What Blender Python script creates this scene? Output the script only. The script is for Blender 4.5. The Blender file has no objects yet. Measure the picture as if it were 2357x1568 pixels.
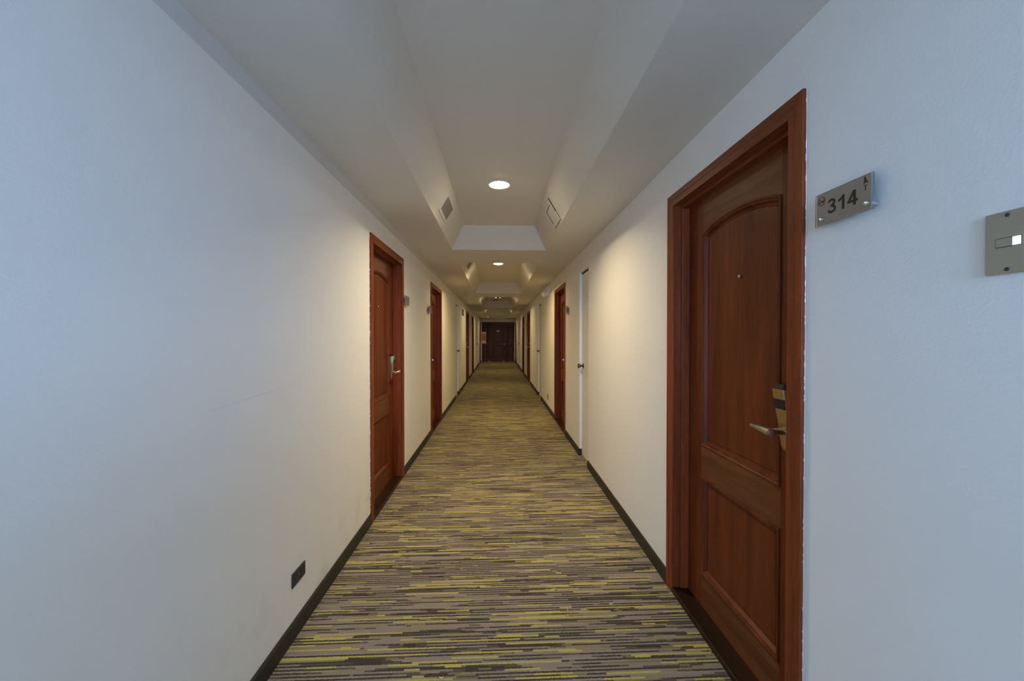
import bpy, bmesh, math, random
from mathutils import Vector, Matrix
random.seed(7)
D2R = math.radians
COL = bpy.context.scene.collection
SC = bpy.context.scene

# ------------------------------------------------------------------ camera, sky, light, exposure
F_PX, IMG_W, IMG_H = 917.0, 2357, 1568
CAM_H = 1.424
cam_data = bpy.data.cameras.new('camera')
cam_data.sensor_fit = 'HORIZONTAL'
cam_data.sensor_width = 36.0
cam_data.lens = F_PX / IMG_W * 36.0
cam_data.clip_start = 0.02
camera = bpy.data.objects.new('camera', cam_data)
COL.objects.link(camera)
camera.location = (0, 0, CAM_H)
camera.rotation_euler = (math.pi / 2 + D2R(-0.562), 0, D2R(-2.03))
SC.camera = camera

SC.view_settings.view_transform = 'Standard'
SC.view_settings.look = 'None'
SC.view_settings.gamma = 1.0
SC.view_settings.use_curve_mapping = False
SC.view_settings.exposure = 0.0
SC.cycles.use_denoising = True
SC.cycles.max_bounces = 12
SC.cycles.diffuse_bounces = 10
SC.cycles.caustics_reflective = False
SC.cycles.caustics_refractive = False
SC.cycles.sample_clamp_indirect = 6.0

DAY_COL = (0.335, 0.56, 1.0)
DAY_STRENGTH = 66.0
LAMP1_COL, LAMP1_W = (1.0, 0.80, 0.48), 21.5        # nearest downlight
LAMP_COL, LAMP_W = (1.0, 0.75, 0.33), 12.0         # the warmer ones further on
GROUND = 0.3
BLOCKER_X, BLOCKER_D, BLOCKER_Z = (-6.0, 6.0), 5.0, 2.45

world = bpy.data.worlds.new('overcast_sky')
SC.world = world
world.use_nodes = True
wnt = world.node_tree
bgn = wnt.nodes['Background']
bgn.inputs['Strength'].default_value = DAY_STRENGTH
# overcast sky above the horizon, darker ground below it
wtc = wnt.nodes.new('ShaderNodeTexCoord')
wsep = wnt.nodes.new('ShaderNodeSeparateXYZ')
wnt.links.new(wtc.outputs['Generated'], wsep.inputs[0])
wramp = wnt.nodes.new('ShaderNodeValToRGB')
wmap = wnt.nodes.new('ShaderNodeMapRange')
wmap.inputs['From Min'].default_value = -1.0
wnt.links.new(wsep.outputs['Z'], wmap.inputs['Value'])
wnt.links.new(wmap.outputs[0], wramp.inputs['Fac'])
we = wramp.color_ramp.elements
we[0].position, we[0].color = 0.485, (*[c * GROUND for c in DAY_COL], 1)
we[1].position, we[1].color = 0.515, (*DAY_COL, 1)
wnt.links.new(wramp.outputs['Color'], bgn.inputs['Color'])

# the window at the near end of the corridor, behind the camera, lets the sky in
WIN_Y = -1.7
WINDOWS = [(0.05, 0.9, 1.4, 2.3), (-0.9, -0.6, 0.2, 1.4)]  # second opening is added to light the low right wall
for wx0, wx1, wz0, wz1 in WINDOWS:
    ld = bpy.data.lights.new('window_portal', 'AREA')
    ld.shape = 'RECTANGLE'
    ld.size = wx1 - wx0
    ld.size_y = wz1 - wz0
    ld.cycles.is_portal = True
    lo = bpy.data.objects.new('window_portal', ld)
    COL.objects.link(lo)
    lo.location = ((wx0 + wx1) / 2, WIN_Y - 0.05, (wz0 + wz1) / 2)
    lo.rotation_euler = (D2R(90), 0, 0)          # -Z axis to +Y

# ------------------------------------------------------------------ corridor measures
XL, XR = -0.965, 0.976
Y0, Y1 = WIN_Y, 22.7
HC = 2.413                      # flat ceiling
TRAY_RISE, TRAY_RUN = 0.24, 0.143
TX0, TX1 = -0.52, 0.55
TRAYS = [(0.5, 4.56), (5.35, 9.14), (9.95, 13.75), (14.55, 18.5), (19.3, 22.2)]
LAMPS = [(0.012, 3.235), (0.006, 6.725), (0.006, 11.35), (0.006, 15.95), (0.006, 20.6)]

# ------------------------------------------------------------------ materials
def new_mat(name):
    m = bpy.data.materials.new(name)
    m.use_nodes = True
    nt = m.node_tree
    return m, nt, nt.nodes['Principled BSDF']

def N(nt, typ, **kw):
    n = nt.nodes.new(typ)
    for k, v in kw.items():
        setattr(n, k, v)
    return n

def math_node(nt, op, a, b=None, c=None):
    n = nt.nodes.new('ShaderNodeMath')
    n.operation = op
    for i, v in enumerate((a, b, c)):
        if v is None:
            continue
        if isinstance(v, (int, float)):
            n.inputs[i].default_value = v
        else:
            nt.links.new(v, n.inputs[i])
    return n.outputs[0]

def simple(name, col, rough=0.5, metal=0.0, coat=0.0, noise=0.0, scale=40.0, bump=0.0, spec=0.5):
    m, nt, b = new_mat(name)
    b.inputs['Roughness'].default_value = rough
    b.inputs['Metallic'].default_value = metal
    b.inputs['Coat Weight'].default_value = coat
    b.inputs['Specular IOR Level'].default_value = spec
    tc = N(nt, 'ShaderNodeTexCoord')
    nz = N(nt, 'ShaderNodeTexNoise')
    nz.inputs['Scale'].default_value = scale
    nz.inputs['Detail'].default_value = 3
    nt.links.new(tc.outputs['Object'], nz.inputs['Vector'])
    mix = N(nt, 'ShaderNodeMix', data_type='RGBA')
    mix.inputs['A'].default_value = (*[c * (1 - noise) for c in col], 1)
    mix.inputs['B'].default_value = (*[min(1, c * (1 + noise)) for c in col], 1)
    nt.links.new(nz.outputs['Fac'], mix.inputs['Factor'])
    nt.links.new(mix.outputs['Result'], b.inputs['Base Color'])
    if bump:
        bp = N(nt, 'ShaderNodeBump')
        bp.inputs['Strength'].default_value = bump
        bp.inputs['Distance'].default_value = 0.001
        nt.links.new(nz.outputs['Fac'], bp.inputs['Height'])
        nt.links.new(bp.outputs['Normal'], b.inputs['Normal'])
    return m

def emit(name, col, strength):
    m, nt, b = new_mat(name)
    b.inputs['Base Color'].default_value = (0.8, 0.8, 0.8, 1)
    b.inputs['Emission Color'].default_value = (*col, 1)
    b.inputs['Emission Strength'].default_value = strength
    return m

def wall_paint(name, col, scuffs=False):
    m, nt, b = new_mat(name)
    b.inputs['Roughness'].default_value = 0.62
    b.inputs['Specular IOR Level'].default_value = 0.3
    tc = N(nt, 'ShaderNodeTexCoord')
    # broad, faint unevenness of the paint
    big = N(nt, 'ShaderNodeTexNoise')
    big.inputs['Scale'].default_value = 1.6
    big.inputs['Detail'].default_value = 3
    nt.links.new(tc.outputs['Object'], big.inputs['Vector'])
    mix = N(nt, 'ShaderNodeMix', data_type='RGBA')
    mix.inputs['A'].default_value = (*[c * 0.97 for c in col], 1)
    mix.inputs['B'].default_value = (*col, 1)
    nt.links.new(big.outputs['Fac'], mix.inputs['Factor'])
    colout = mix.outputs['Result']
    if scuffs:
        sep = N(nt, 'ShaderNodeSeparateXYZ')
        nt.links.new(tc.outputs['Object'], sep.inputs[0])
        # a pencil-thin scratch rising away from the viewer
        line = math_node(nt, 'MULTIPLY_ADD', sep.outputs['Y'], 0.047, 1.109)
        d = math_node(nt, 'ABSOLUTE', math_node(nt, 'SUBTRACT', sep.outputs['Z'], line))
        on = math_node(nt, 'LESS_THAN', d, 0.0012)
        inr = math_node(nt, 'MULTIPLY', math_node(nt, 'GREATER_THAN', sep.outputs['Y'], 1.36),
                        math_node(nt, 'LESS_THAN', sep.outputs['Y'], 1.98))
        on = math_node(nt, 'MULTIPLY', on, inr)
        # rubbed grey-brown patches low down, near the skirting
        nz = N(nt, 'ShaderNodeTexNoise')
        nz.inputs['Scale'].default_value = 6
        nz.inputs['Detail'].default_value = 6
        nt.links.new(tc.outputs['Object'], nz.inputs['Vector'])
        low = N(nt, 'ShaderNodeMapRange')
        low.inputs['From Min'].default_value = 0.45
        low.inputs['From Max'].default_value = 0.1
        nt.links.new(sep.outputs['Z'], low.inputs['Value'])
        r = N(nt, 'ShaderNodeMapRange')
        r.inputs['From Min'].default_value = 0.52
        r.inputs['From Max'].default_value = 0.75
        nt.links.new(nz.outputs['Fac'], r.inputs['Value'])
        rub = math_node(nt, 'MULTIPLY', math_node(nt, 'MULTIPLY', low.outputs[0], r.outputs[0]), 0.35)
        fac = math_node(nt, 'MAXIMUM', math_node(nt, 'MULTIPLY', on, 0.22), rub)
        mx = N(nt, 'ShaderNodeMix', data_type='RGBA')
        mx.inputs['B'].default_value = (0.45, 0.4, 0.33, 1)
        nt.links.new(fac, mx.inputs['Factor'])
        nt.links.new(colout, mx.inputs['A'])
        colout = mx.outputs['Result']
    nt.links.new(colout, b.inputs['Base Color'])
    nz = N(nt, 'ShaderNodeTexNoise')
    nz.inputs['Scale'].default_value = 130
    nz.inputs['Detail'].default_value = 2
    nt.links.new(tc.outputs['Object'], nz.inputs['Vector'])
    bp = N(nt, 'ShaderNodeBump')
    bp.inputs['Strength'].default_value = 0.22
    bp.inputs['Distance'].default_value = 0.002
    nt.links.new(nz.outputs['Fac'], bp.inputs['Height'])
    nt.links.new(bp.outputs['Normal'], b.inputs['Normal'])
    return m

def wood(name, dark, light, grain_axis='Z', rough=0.42, warp=0.5):
    m, nt, b = new_mat(name)
    tc = N(nt, 'ShaderNodeTexCoord')
    info = N(nt, 'ShaderNodeObjectInfo')
    off = N(nt, 'ShaderNodeVectorMath', operation='SCALE')
    off.inputs[0].default_value = (13.1, 7.7, 5.3)
    nt.links.new(info.outputs['Random'], off.inputs['Scale'])
    add = N(nt, 'ShaderNodeVectorMath', operation='ADD')
    nt.links.new(tc.outputs['Object'], add.inputs[0])
    nt.links.new(off.outputs[0], add.inputs[1])
    mp = N(nt, 'ShaderNodeMapping')
    s = [1.0, 1.0, 1.0]
    s['XYZ'.index(grain_axis)] = 0.07
    mp.inputs['Scale'].default_value = s
    nt.links.new(add.outputs[0], mp.inputs['Vector'])
    n1 = N(nt, 'ShaderNodeTexNoise')
    n1.inputs['Scale'].default_value = 11
    n1.inputs['Detail'].default_value = 6
    n1.inputs['Roughness'].default_value = 0.6
    n1.inputs['Distortion'].default_value = warp
    nt.links.new(mp.outputs[0], n1.inputs['Vector'])
    n2 = N(nt, 'ShaderNodeTexNoise')
    n2.inputs['Scale'].default_value = 150
    n2.inputs['Detail'].default_value = 3
    nt.links.new(mp.outputs[0], n2.inputs['Vector'])
    ramp = N(nt, 'ShaderNodeValToRGB')
    e = ramp.color_ramp.elements
    e[0].position, e[0].color = 0.25, (*dark, 1)
    e[1].position, e[1].color = 0.76, (*light, 1)
    nt.links.new(n1.outputs['Fac'], ramp.inputs['Fac'])
    mr = N(nt, 'ShaderNodeMapRange')
    mr.inputs['From Min'].default_value = 0.3
    mr.inputs['From Max'].default_value = 0.7
    mr.inputs['To Min'].default_value = 0.78
    mr.inputs['To Max'].default_value = 1.12
    nt.links.new(n2.outputs['Fac'], mr.inputs['Value'])
    mul = N(nt, 'ShaderNodeVectorMath', operation='SCALE')
    nt.links.new(ramp.outputs['Color'], mul.inputs[0])
    nt.links.new(mr.outputs[0], mul.inputs['Scale'])
    nt.links.new(mul.outputs[0], b.inputs['Base Color'])
    b.inputs['Roughness'].default_value = rough
    b.inputs['Specular IOR Level'].default_value = 0.2
    b.inputs['Coat Weight'].default_value = 0.0
    bp = N(nt, 'ShaderNodeBump')
    bp.inputs['Strength'].default_value = 0.06
    bp.inputs['Distance'].default_value = 0.001
    nt.links.new(n2.outputs['Fac'], bp.inputs['Height'])
    nt.links.new(bp.outputs['Normal'], b.inputs['Normal'])
    return m

def carpet_material():
    m, nt, b = new_mat('striped_carpet')
    b.inputs['Roughness'].default_value = 0.95
    b.inputs['Specular IOR Level'].default_value = 0.1
    tc = N(nt, 'ShaderNodeTexCoord')
    sep = N(nt, 'ShaderNodeSeparateXYZ')
    nt.links.new(tc.outputs['Object'], sep.inputs[0])
    # tufted edge wobble
    nub = N(nt, 'ShaderNodeTexNoise')
    nub.inputs['Scale'].default_value = 230
    nub.inputs['Detail'].default_value = 1
    nt.links.new(tc.outputs['Object'], nub.inputs['Vector'])
    wob = math_node(nt, 'MULTIPLY_ADD', nub.outputs['Fac'], 0.011, -0.0055)
    yy = math_node(nt, 'ADD', math_node(nt, 'MULTIPLY_ADD', sep.outputs['X'], -0.008, sep.outputs['Y']), wob)
    PITCH = 0.0090
    rowf = math_node(nt, 'DIVIDE', yy, PITCH)
    row = math_node(nt, 'FLOOR', rowf)
    def rownoise(freq, k, seed):
        cv = N(nt, 'ShaderNodeCombineXYZ')
        nt.links.new(math_node(nt, 'MULTIPLY', sep.outputs['X'], freq), cv.inputs[0])
        nt.links.new(math_node(nt, 'MULTIPLY', row, k), cv.inputs[1])
        cv.inputs[2].default_value = seed
        nz = N(nt, 'ShaderNodeTexNoise')
        nz.inputs['Scale'].default_value = 1.0
        nz.inputs['Detail'].default_value = 1.0
        nt.links.new(cv.outputs[0], nz.inputs['Vector'])
        return nz.outputs['Fac']
    par = math_node(nt, 'MODULO', math_node(nt, 'ABSOLUTE', row), 2.0)
    n1 = math_node(nt, 'MULTIPLY_ADD', par, -0.15, rownoise(2.0, 17.37, 0.0))
    n2 = rownoise(1.9, 11.73, 40.0)
    n3 = rownoise(4.2, 0.43, 80.0)
    ramp = N(nt, 'ShaderNodeValToRGB')
    ramp.color_ramp.interpolation = 'CONSTANT'
    e = ramp.color_ramp.elements
    e[0].position, e[0].color = 0.0, (*CARPET['dark'], 1)
    e[1].position, e[1].color = 0.37, (*CARPET['mid'], 1)
    x = e.new(0.42); x.color = (*CARPET['taupe'], 1)
    x = e.new(0.575); x.color = (*CARPET['grey'], 1)
    nt.links.new(n1, ramp.inputs['Fac'])
    yel = math_node(nt, 'GREATER_THAN', n2, 0.612)
    oliv = math_node(nt, 'MULTIPLY', math_node(nt, 'GREATER_THAN', n3, 0.58), math_node(nt, 'GREATER_THAN', n2, 0.47))
    m1 = N(nt, 'ShaderNodeMix', data_type='RGBA')
    m1.inputs['B'].default_value = (*CARPET['olive'], 1)
    nt.links.new(math_node(nt, 'MULTIPLY', oliv, 0.7), m1.inputs['Factor'])
    nt.links.new(ramp.outputs['Color'], m1.inputs['A'])
    m2 = N(nt, 'ShaderNodeMix', data_type='RGBA')
    m2.inputs['B'].default_value = (*CARPET['yellow'], 1)
    nt.links.new(math_node(nt, 'MULTIPLY', yel, 0.92), m2.inputs['Factor'])
    nt.links.new(m1.outputs['Result'], m2.inputs['A'])
    # loop speckle
    sp = N(nt, 'ShaderNodeTexNoise')
    sp.inputs['Scale'].default_value = 420
    nt.links.new(tc.outputs['Object'], sp.inputs['Vector'])
    mr = N(nt, 'ShaderNodeMapRange')
    mr.inputs['From Min'].default_value = 0.3
    mr.inputs['From Max'].default_value = 0.7
    mr.inputs['To Min'].default_value = 0.75
    mr.inputs['To Max'].default_value = 1.2
    nt.links.new(sp.outputs['Fac'], mr.inputs['Value'])
    mul = N(nt, 'ShaderNodeVectorMath', operation='SCALE')
    nt.links.new(m2.outputs['Result'], mul.inputs[0])
    nt.links.new(mr.outputs[0], mul.inputs['Scale'])
    nt.links.new(mul.outputs[0], b.inputs['Base Color'])
    # each row of loops is a low rounded rib
    fr = math_node(nt, 'SINE', math_node(nt, 'MULTIPLY', math_node(nt, 'FRACT', rowf), math.pi))
    hh = math_node(nt, 'MULTIPLY_ADD', sp.outputs['Fac'], 0.6, fr)
    bp = N(nt, 'ShaderNodeBump')
    bp.inputs['Strength'].default_value = 0.5
    bp.inputs['Distance'].default_value = 0.002
    nt.links.new(hh, bp.inputs['Height'])
    nt.links.new(bp.outputs['Normal'], b.inputs['Normal'])
    return m

CARPET = dict(dark=(0.074, 0.062, 0.049), mid=(0.125, 0.105, 0.083), taupe=(0.30, 0.248, 0.20),
              grey=(0.335, 0.285, 0.238), olive=(0.29, 0.25, 0.11), yellow=(0.54, 0.47, 0.12))

M = {}
M['wall'] = wall_paint('cream_wall_paint', (0.88, 0.865, 0.815))
M['wall_left'] = wall_paint('cream_wall_paint_scuffed', (0.88, 0.865, 0.815), scuffs=True)
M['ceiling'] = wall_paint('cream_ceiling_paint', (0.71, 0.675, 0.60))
M['fillet'] = wall_paint('fillet_shade_paint', (0.64, 0.63, 0.60))  # darker tone holds the daylight shade along the ceiling edge
M['carpet'] = carpet_material()
M['base'] = simple('black_skirting', (0.021, 0.018, 0.014), 0.5, noise=0.2, scale=12)
WD, WLt = (0.072, 0.0145, 0.0045), (0.215, 0.049, 0.012)
M['wood'] = wood('mahogany_upright', WD, WLt, 'Z')
M['wood_h'] = wood('mahogany_level', (0.09, 0.028, 0.010), (0.225, 0.078, 0.026), 'Y', warp=1.2)
M['wood_cas'] = wood('mahogany_casing', (0.12, 0.023, 0.007), (0.33, 0.072, 0.018), 'Z')
M['wood_cas_h'] = wood('mahogany_casing_level', (0.12, 0.028, 0.009), (0.25, 0.066, 0.020), 'Y')
M['sill'] = wood('dark_threshold_wood', (0.018, 0.009, 0.005), (0.045, 0.020, 0.010), 'Y', rough=0.35)
M['wood_dk'] = wood('dark_walnut_upright', (0.065, 0.028, 0.014), (0.15, 0.062, 0.030), 'Z', rough=0.4)
M['wood_dk_x'] = wood('dark_walnut_level', (0.085, 0.038, 0.018), (0.19, 0.080, 0.038), 'X', rough=0.4)
M['brass'] = simple('brushed_brass', (0.56, 0.43, 0.20), 0.34, 1.0, noise=0.08, scale=200)
M['nickel'] = simple('satin_nickel', (0.62, 0.59, 0.55), 0.28, 1.0, noise=0.06, scale=200)
M['chrome'] = simple('chrome', (0.80, 0.80, 0.80), 0.12, 1.0)
M['black_plastic'] = simple('black_plastic', (0.015, 0.015, 0.014), 0.3)
M['dark_plate'] = simple('charcoal_plate', (0.030, 0.034, 0.034), 0.45, noise=0.1)
M['bronze'] = simple('dark_bronze', (0.20, 0.17, 0.13), 0.3, 1.0)
M['white_paint'] = simple('white_gloss_paint', (0.86, 0.86, 0.85), 0.4, noise=0.02)
M['cream_paint'] = simple('cream_door_paint', (0.80, 0.775, 0.71), 0.5, noise=0.02, scale=6)
M['white_plastic'] = simple('white_plastic', (0.75, 0.74, 0.70), 0.45)
M['plate_steel'] = simple('brushed_plate', (0.30, 0.255, 0.20), 0.42, 0.35, noise=0.05, scale=300)
M['switch_steel'] = simple('champagne_plate', (0.38, 0.34, 0.25), 0.42, 0.3, noise=0.04, scale=300)
M['ink'] = simple('black_ink', (0.018, 0.012, 0.011), 0.5)
M['red_ink'] = simple('dark_red_ink', (0.17, 0.02, 0.015), 0.5)
M['grille'] = simple('grey_grille', (0.24, 0.22, 0.17), 0.5)
M['vent_paint'] = simple('vent_paint', (0.74, 0.71, 0.64), 0.5)
M['void'] = simple('dark_duct', (0.02, 0.018, 0.015), 0.9)
M['olive_plate'] = simple('olive_plate', (0.13, 0.12, 0.06), 0.5, noise=0.2, scale=10)
M['lens'] = emit('lit_lens', (1.0, 0.86, 0.62), 55.0)
M['led_white'] = emit('white_indicator', (1.0, 0.95, 0.85), 1.6)
M['led_amber'] = emit('amber_indicator', (1.0, 0.55, 0.18), 1.8)
M['neon'] = emit('lit_switch_indicator', (0.85, 0.92, 1.0), 0.85)
M['paper'] = simple('white_scrap', (0.8, 0.8, 0.78), 0.7)

def acrylic():
    m, nt, b = new_mat('clear_acrylic')
    b.inputs['Base Color'].default_value = (0.93, 0.96, 0.97, 1)
    b.inputs['Roughness'].default_value = 0.06
    b.inputs['IOR'].default_value = 1.49
    b.inputs['Transmission Weight'].default_value = 0.85
    return m
M['acrylic'] = acrylic()

def poster_mat():
    m, nt, b = new_mat('printed_poster')
    tc = N(nt, 'ShaderNodeTexCoord')
    mp = N(nt, 'ShaderNodeMapping')
    nt.links.new(tc.outputs['Object'], mp.inputs['Vector'])
    sep = N(nt, 'ShaderNodeSeparateXYZ')
    nt.links.new(mp.outputs[0], sep.inputs[0])
    mp2 = N(nt, 'ShaderNodeMapping')
    mp2.inputs['Rotation'].default_value = (0, D2R(45), 0)
    nt.links.new(tc.outputs['Object'], mp2.inputs['Vector'])
    ck = N(nt, 'ShaderNodeTexChecker')
    ck.inputs['Scale'].default_value = 33
    ck.inputs['Color1'].default_value = (0.55, 0.09, 0.03, 1)
    ck.inputs['Color2'].default_value = (0.75, 0.55, 0.22, 1)
    nt.links.new(mp2.outputs[0], ck.inputs['Vector'])
    ck2 = N(nt, 'ShaderNodeTexChecker')
    ck2.inputs['Scale'].default_value = 13
    ck2.inputs['Color1'].default_value = (0.62, 0.13, 0.03, 1)
    ck2.inputs['Color2'].default_value = (0.55, 0.36, 0.06, 1)
    nt.links.new(tc.outputs['Object'], ck2.inputs['Vector'])
    mx = N(nt, 'ShaderNodeMix', data_type='RGBA')
    mx.inputs['Factor'].default_value = 0.4
    nt.links.new(ck.outputs['Color'], mx.inputs['A'])
    nt.links.new(ck2.outputs['Color'], mx.inputs['B'])
    ins = math_node(nt, 'MULTIPLY', math_node(nt, 'GREATER_THAN', sep.outputs['Z'], -0.175),
                    math_node(nt, 'LESS_THAN', sep.outputs['Z'], 0.205))
    ed = math_node(nt, 'MULTIPLY', math_node(nt, 'GREATER_THAN', sep.outputs['X'], -0.125),
                   math_node(nt, 'LESS_THAN', sep.outputs['X'], 0.135))
    m2 = N(nt, 'ShaderNodeMix', data_type='RGBA')
    m2.inputs['A'].default_value = (0.78, 0.68, 0.48, 1)
    nt.links.new(math_node(nt, 'MULTIPLY', ins, ed), m2.inputs['Factor'])
    nt.links.new(mx.outputs['Result'], m2.inputs['B'])
    nt.links.new(m2.outputs['Result'], b.inputs['Base Color'])
    b.inputs['Roughness'].default_value = 0.7
    return m
M['poster'] = poster_mat()

# ------------------------------------------------------------------ mesh helpers
class MB:
    """collects geometry into one bmesh; every point goes through self.f"""
    def __init__(self, f=None):
        self.bm = bmesh.new()
        self.f = f or (lambda p: p)
    def v(self, p):
        return self.bm.verts.new(self.f(p))
    def face(self, pts):
        return self.bm.faces.new([self.v(p) for p in pts])
    def box(self, a, b):
        (x0, y0, z0), (x1, y1, z1) = a, b
        vs = [self.v(p) for p in ((x0, y0, z0), (x1, y0, z0), (x1, y1, z0), (x0, y1, z0),
                                  (x0, y0, z1), (x1, y0, z1), (x1, y1, z1), (x0, y1, z1))]
        for q in ((0, 1, 2, 3), (4, 5, 6, 7), (0, 1, 5, 4), (1, 2, 6, 5), (2, 3, 7, 6), (3, 0, 4, 7)):
            self.bm.faces.new([vs[i] for i in q])
        return self
    def loft(self, rings, cap0=True, cap1=True, closed=True):
        R = [[self.v(p) for p in r] for r in rings]
        n = len(R[0])
        for a, b in zip(R, R[1:]):
            for i in range(n if closed else n - 1):
                j = (i + 1) % n
                self.bm.faces.new((a[i], a[j], b[j], b[i]))
        if cap0:
            self.bm.faces.new(R[0])
        if cap1:
            self.bm.faces.new(R[-1])
        return self
    def tube(self, pts, radii, n=14, cap=True):
        pts = [Vector(p) for p in pts]
        rings = []
        for i, p in enumerate(pts):
            t = (pts[min(i + 1, len(pts) - 1)] - pts[max(i - 1, 0)]).normalized()
            a = t.cross(Vector((0, 0, 1)))
            if a.length < 1e-4:
                a = Vector((1, 0, 0))
            a.normalize()
            c = t.cross(a)
            rings.append([tuple(p + (a * math.cos(2 * math.pi * k / n) + c * math.sin(2 * math.pi * k / n)) * radii[i])
                          for k in range(n)])
        return self.loft(rings, cap, cap)
    def ribbon(self, pts, width, w0, w1, closed=False):
        """flat stroke in the (p, q) plane, extruded from w0 to w1; self.f takes (p, w, q)"""
        P = [Vector(p) for p in pts]
        n = len(P)
        L, Rr = [], []
        for i in range(n):
            a = P[(i - 1) % n] if (closed or i > 0) else P[i]
            b = P[(i + 1) % n] if (closed or i < n - 1) else P[i]
            d1 = (P[i] - a).normalized() if (P[i] - a).length > 0 else None
            d2 = (b - P[i]).normalized() if (b - P[i]).length > 0 else None
            d1 = d1 or d2
            d2 = d2 or d1
            n1, n2 = Vector((-d1.y, d1.x)), Vector((-d2.y, d2.x))
            mm = (n1 + n2).normalized()
            k = width / 2 / max(0.35, mm.dot(n1))
            L.append(P[i] + mm * k)
            Rr.append(P[i] - mm * k)
        rings = [[(l.x, w0, l.y), (l.x, w1, l.y), (r.x, w1, r.y), (r.x, w0, r.y)] for l, r in zip(L, Rr)]
        if closed:
            rings.append(rings[0])
            return self.loft(rings, False, False)
        return self.loft(rings)
    def poly(self, pts, w0, w1):
        """outline in (p, q), extruded"""
        return self.loft([[(p, w0, q) for p, q in pts], [(p, w1, q) for p, q in pts]])
    def lathe(self, prof, c, axis, n=24):
        """prof: list of (radius, along); revolved about axis through c"""
        ax = Vector(axis).normalized()
        a = ax.orthogonal().normalized()
        b = ax.cross(a)
        c = Vector(c)
        rings = [[tuple(c + ax * h + (a * math.cos(2 * math.pi * k / n) + b * math.sin(2 * math.pi * k / n)) * r)
                  for k in range(n)] for r, h in prof]
        return self.loft(rings, prof[0][0] > 1e-6, prof[-1][0] > 1e-6)
    def mesh(self, name, mat, bevel=0.0, smooth=False, seg=2):
        bm = self.bm
        bmesh.ops.remove_doubles(bm, verts=bm.verts, dist=1e-6)
        bmesh.ops.recalc_face_normals(bm, faces=bm.faces)
        if bevel:
            es = [e for e in bm.edges if len(e.link_faces) == 2 and e.calc_face_angle(0) > 0.5]
            bmesh.ops.bevel(bm, geom=es, offset=bevel, segments=seg, profile=0.5, affect='EDGES')
        me = bpy.data.meshes.new(name)
        bm.to_mesh(me)
        bm.free()
        me.materials.append(M[mat])
        if smooth:
            me.shade_smooth()
            me.set_sharp_from_angle(angle=D2R(38))
        return me

def put(name, me, parent=None, loc=(0, 0, 0)):
    o = bpy.data.objects.new(name, me)
    COL.objects.link(o)
    o.location = loc
    if parent:
        o.parent = parent
    return o

def thing(name, loc, label=None, cat=None, group=None, kind=None):
    o = bpy.data.objects.new(name, None)
    o.empty_display_size = 0.1
    COL.objects.link(o)
    o.location = loc
    return tag(o, label, cat, group, kind)

def tag(o, label=None, cat=None, group=None, kind=None):
    if label: o['label'] = label
    if cat: o['category'] = cat
    if group: o['group'] = group
    if kind: o['kind'] = kind
    return o

def sidef(s):
    """wall-local (u along the corridor, w out of the wall, z) -> local xyz; s=+1 right wall, -1 left wall"""
    return lambda p: (-s * p[1], p[0], p[2])
def signf(s):
    """(p left-to-right as read from the corridor, w, q) on wall s"""
    return lambda p: (-s * p[1], -s * p[0], p[2])

# ------------------------------------------------------------------ door schedule
# side, near edge, far edge, kind, lock end, label
BROWN = [
    (1, 1.233, 2.241, -1, 'reddish-brown arched-panel door with lever lock, beside the sign reading 314'),
    (-1, 3.036, 4.086, 1, 'brown arched-panel door with brass lock, largest door on the left wall'),
    (-1, 5.750, 6.830, -1, 'brown panel door on the left wall between its largest brown door and a white closet door'),
    (1, 5.725, 6.785, -1, 'brown panel door on the right wall just beyond the narrow near white door'),
    (-1, 12.09, 13.19, 1, 'dark brown door on the left wall just beyond its white closet door'),
    (1, 12.05, 13.15, 1, 'dark brown door with visible lock plate on the right wall beyond its second white door'),
    (-1, 14.77, 15.87, -1, 'dark brown door on the left wall, further one of the close pair'),
    (1, 14.72, 15.82, -1, 'dark brown door on the right wall, further one of the close pair'),
    (-1, 20.95, 22.0, 1, 'last brown door on the left wall, next to the patterned poster'),
    (1, 20.95, 22.0, 1, 'last brown door on the right wall, next to the end door'),
]
WHITE = [
    (1, 4.266, 4.738, 'narrow cream closet door with round knob, nearest white door on the right wall'),
    (-1, 9.12, 9.80, 'white closet door with dark knob, nearer one on the left wall'),
    (1, 8.93, 9.66, 'second white closet door on the right wall, beyond the emergency lamp'),
    (-1, 18.15, 18.85, 'far white closet door on the left wall before its last brown door'),
    (1, 18.00, 18.60, 'far white closet door on the right wall before its last brown door'),
]
CASING, OPEN_TOP, JAMB_T = 0.067, 2.145, 0.02
WHITE_TOP = 2.184

# ------------------------------------------------------------------ room shell
def wall_with_openings(name, s, mat):
    mb = MB()
    X = XR if s > 0 else XL
    B = X + s * 0.16
    holes = []
    for (ss, a, b, *_r) in BROWN:
        if ss == s:
            holes.append((a + CASING - JAMB_T, b - CASING + JAMB_T, OPEN_TOP + JAMB_T))
    for (ss, a, b, *_r) in WHITE:
        if ss == s:
            holes.append((a, b, WHITE_TOP))
    holes.sort()
    y = Y0
    for a, b, t in holes:
        mb.box((X, y, 0), (B, a, HC + 0.3))
        mb.box((X, a, t), (B, b, HC + 0.3))
        y = b
    mb.box((X, y, 0), (B, Y1 + 0.2, HC + 0.3))
    mb.box((B, Y0, 0), (B + s * 0.05, Y1 + 0.2, HC + 0.3))      # closes the openings behind the doors
    o = put(name, mb.mesh(name, mat))
    return tag(o, kind='structure')
wall_left = wall_with_openings('wall_left', -1, 'wall_left')
wall_right = wall_with_openings('wall_right', 1, 'wall')

fl = put('floor', MB().box((XL - 0.16, Y0 - 0.2, -0.1), (XR + 0.16, Y1 + 0.2, 0)).mesh('floor', 'carpet'))
tag(fl, kind='structure')

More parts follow.
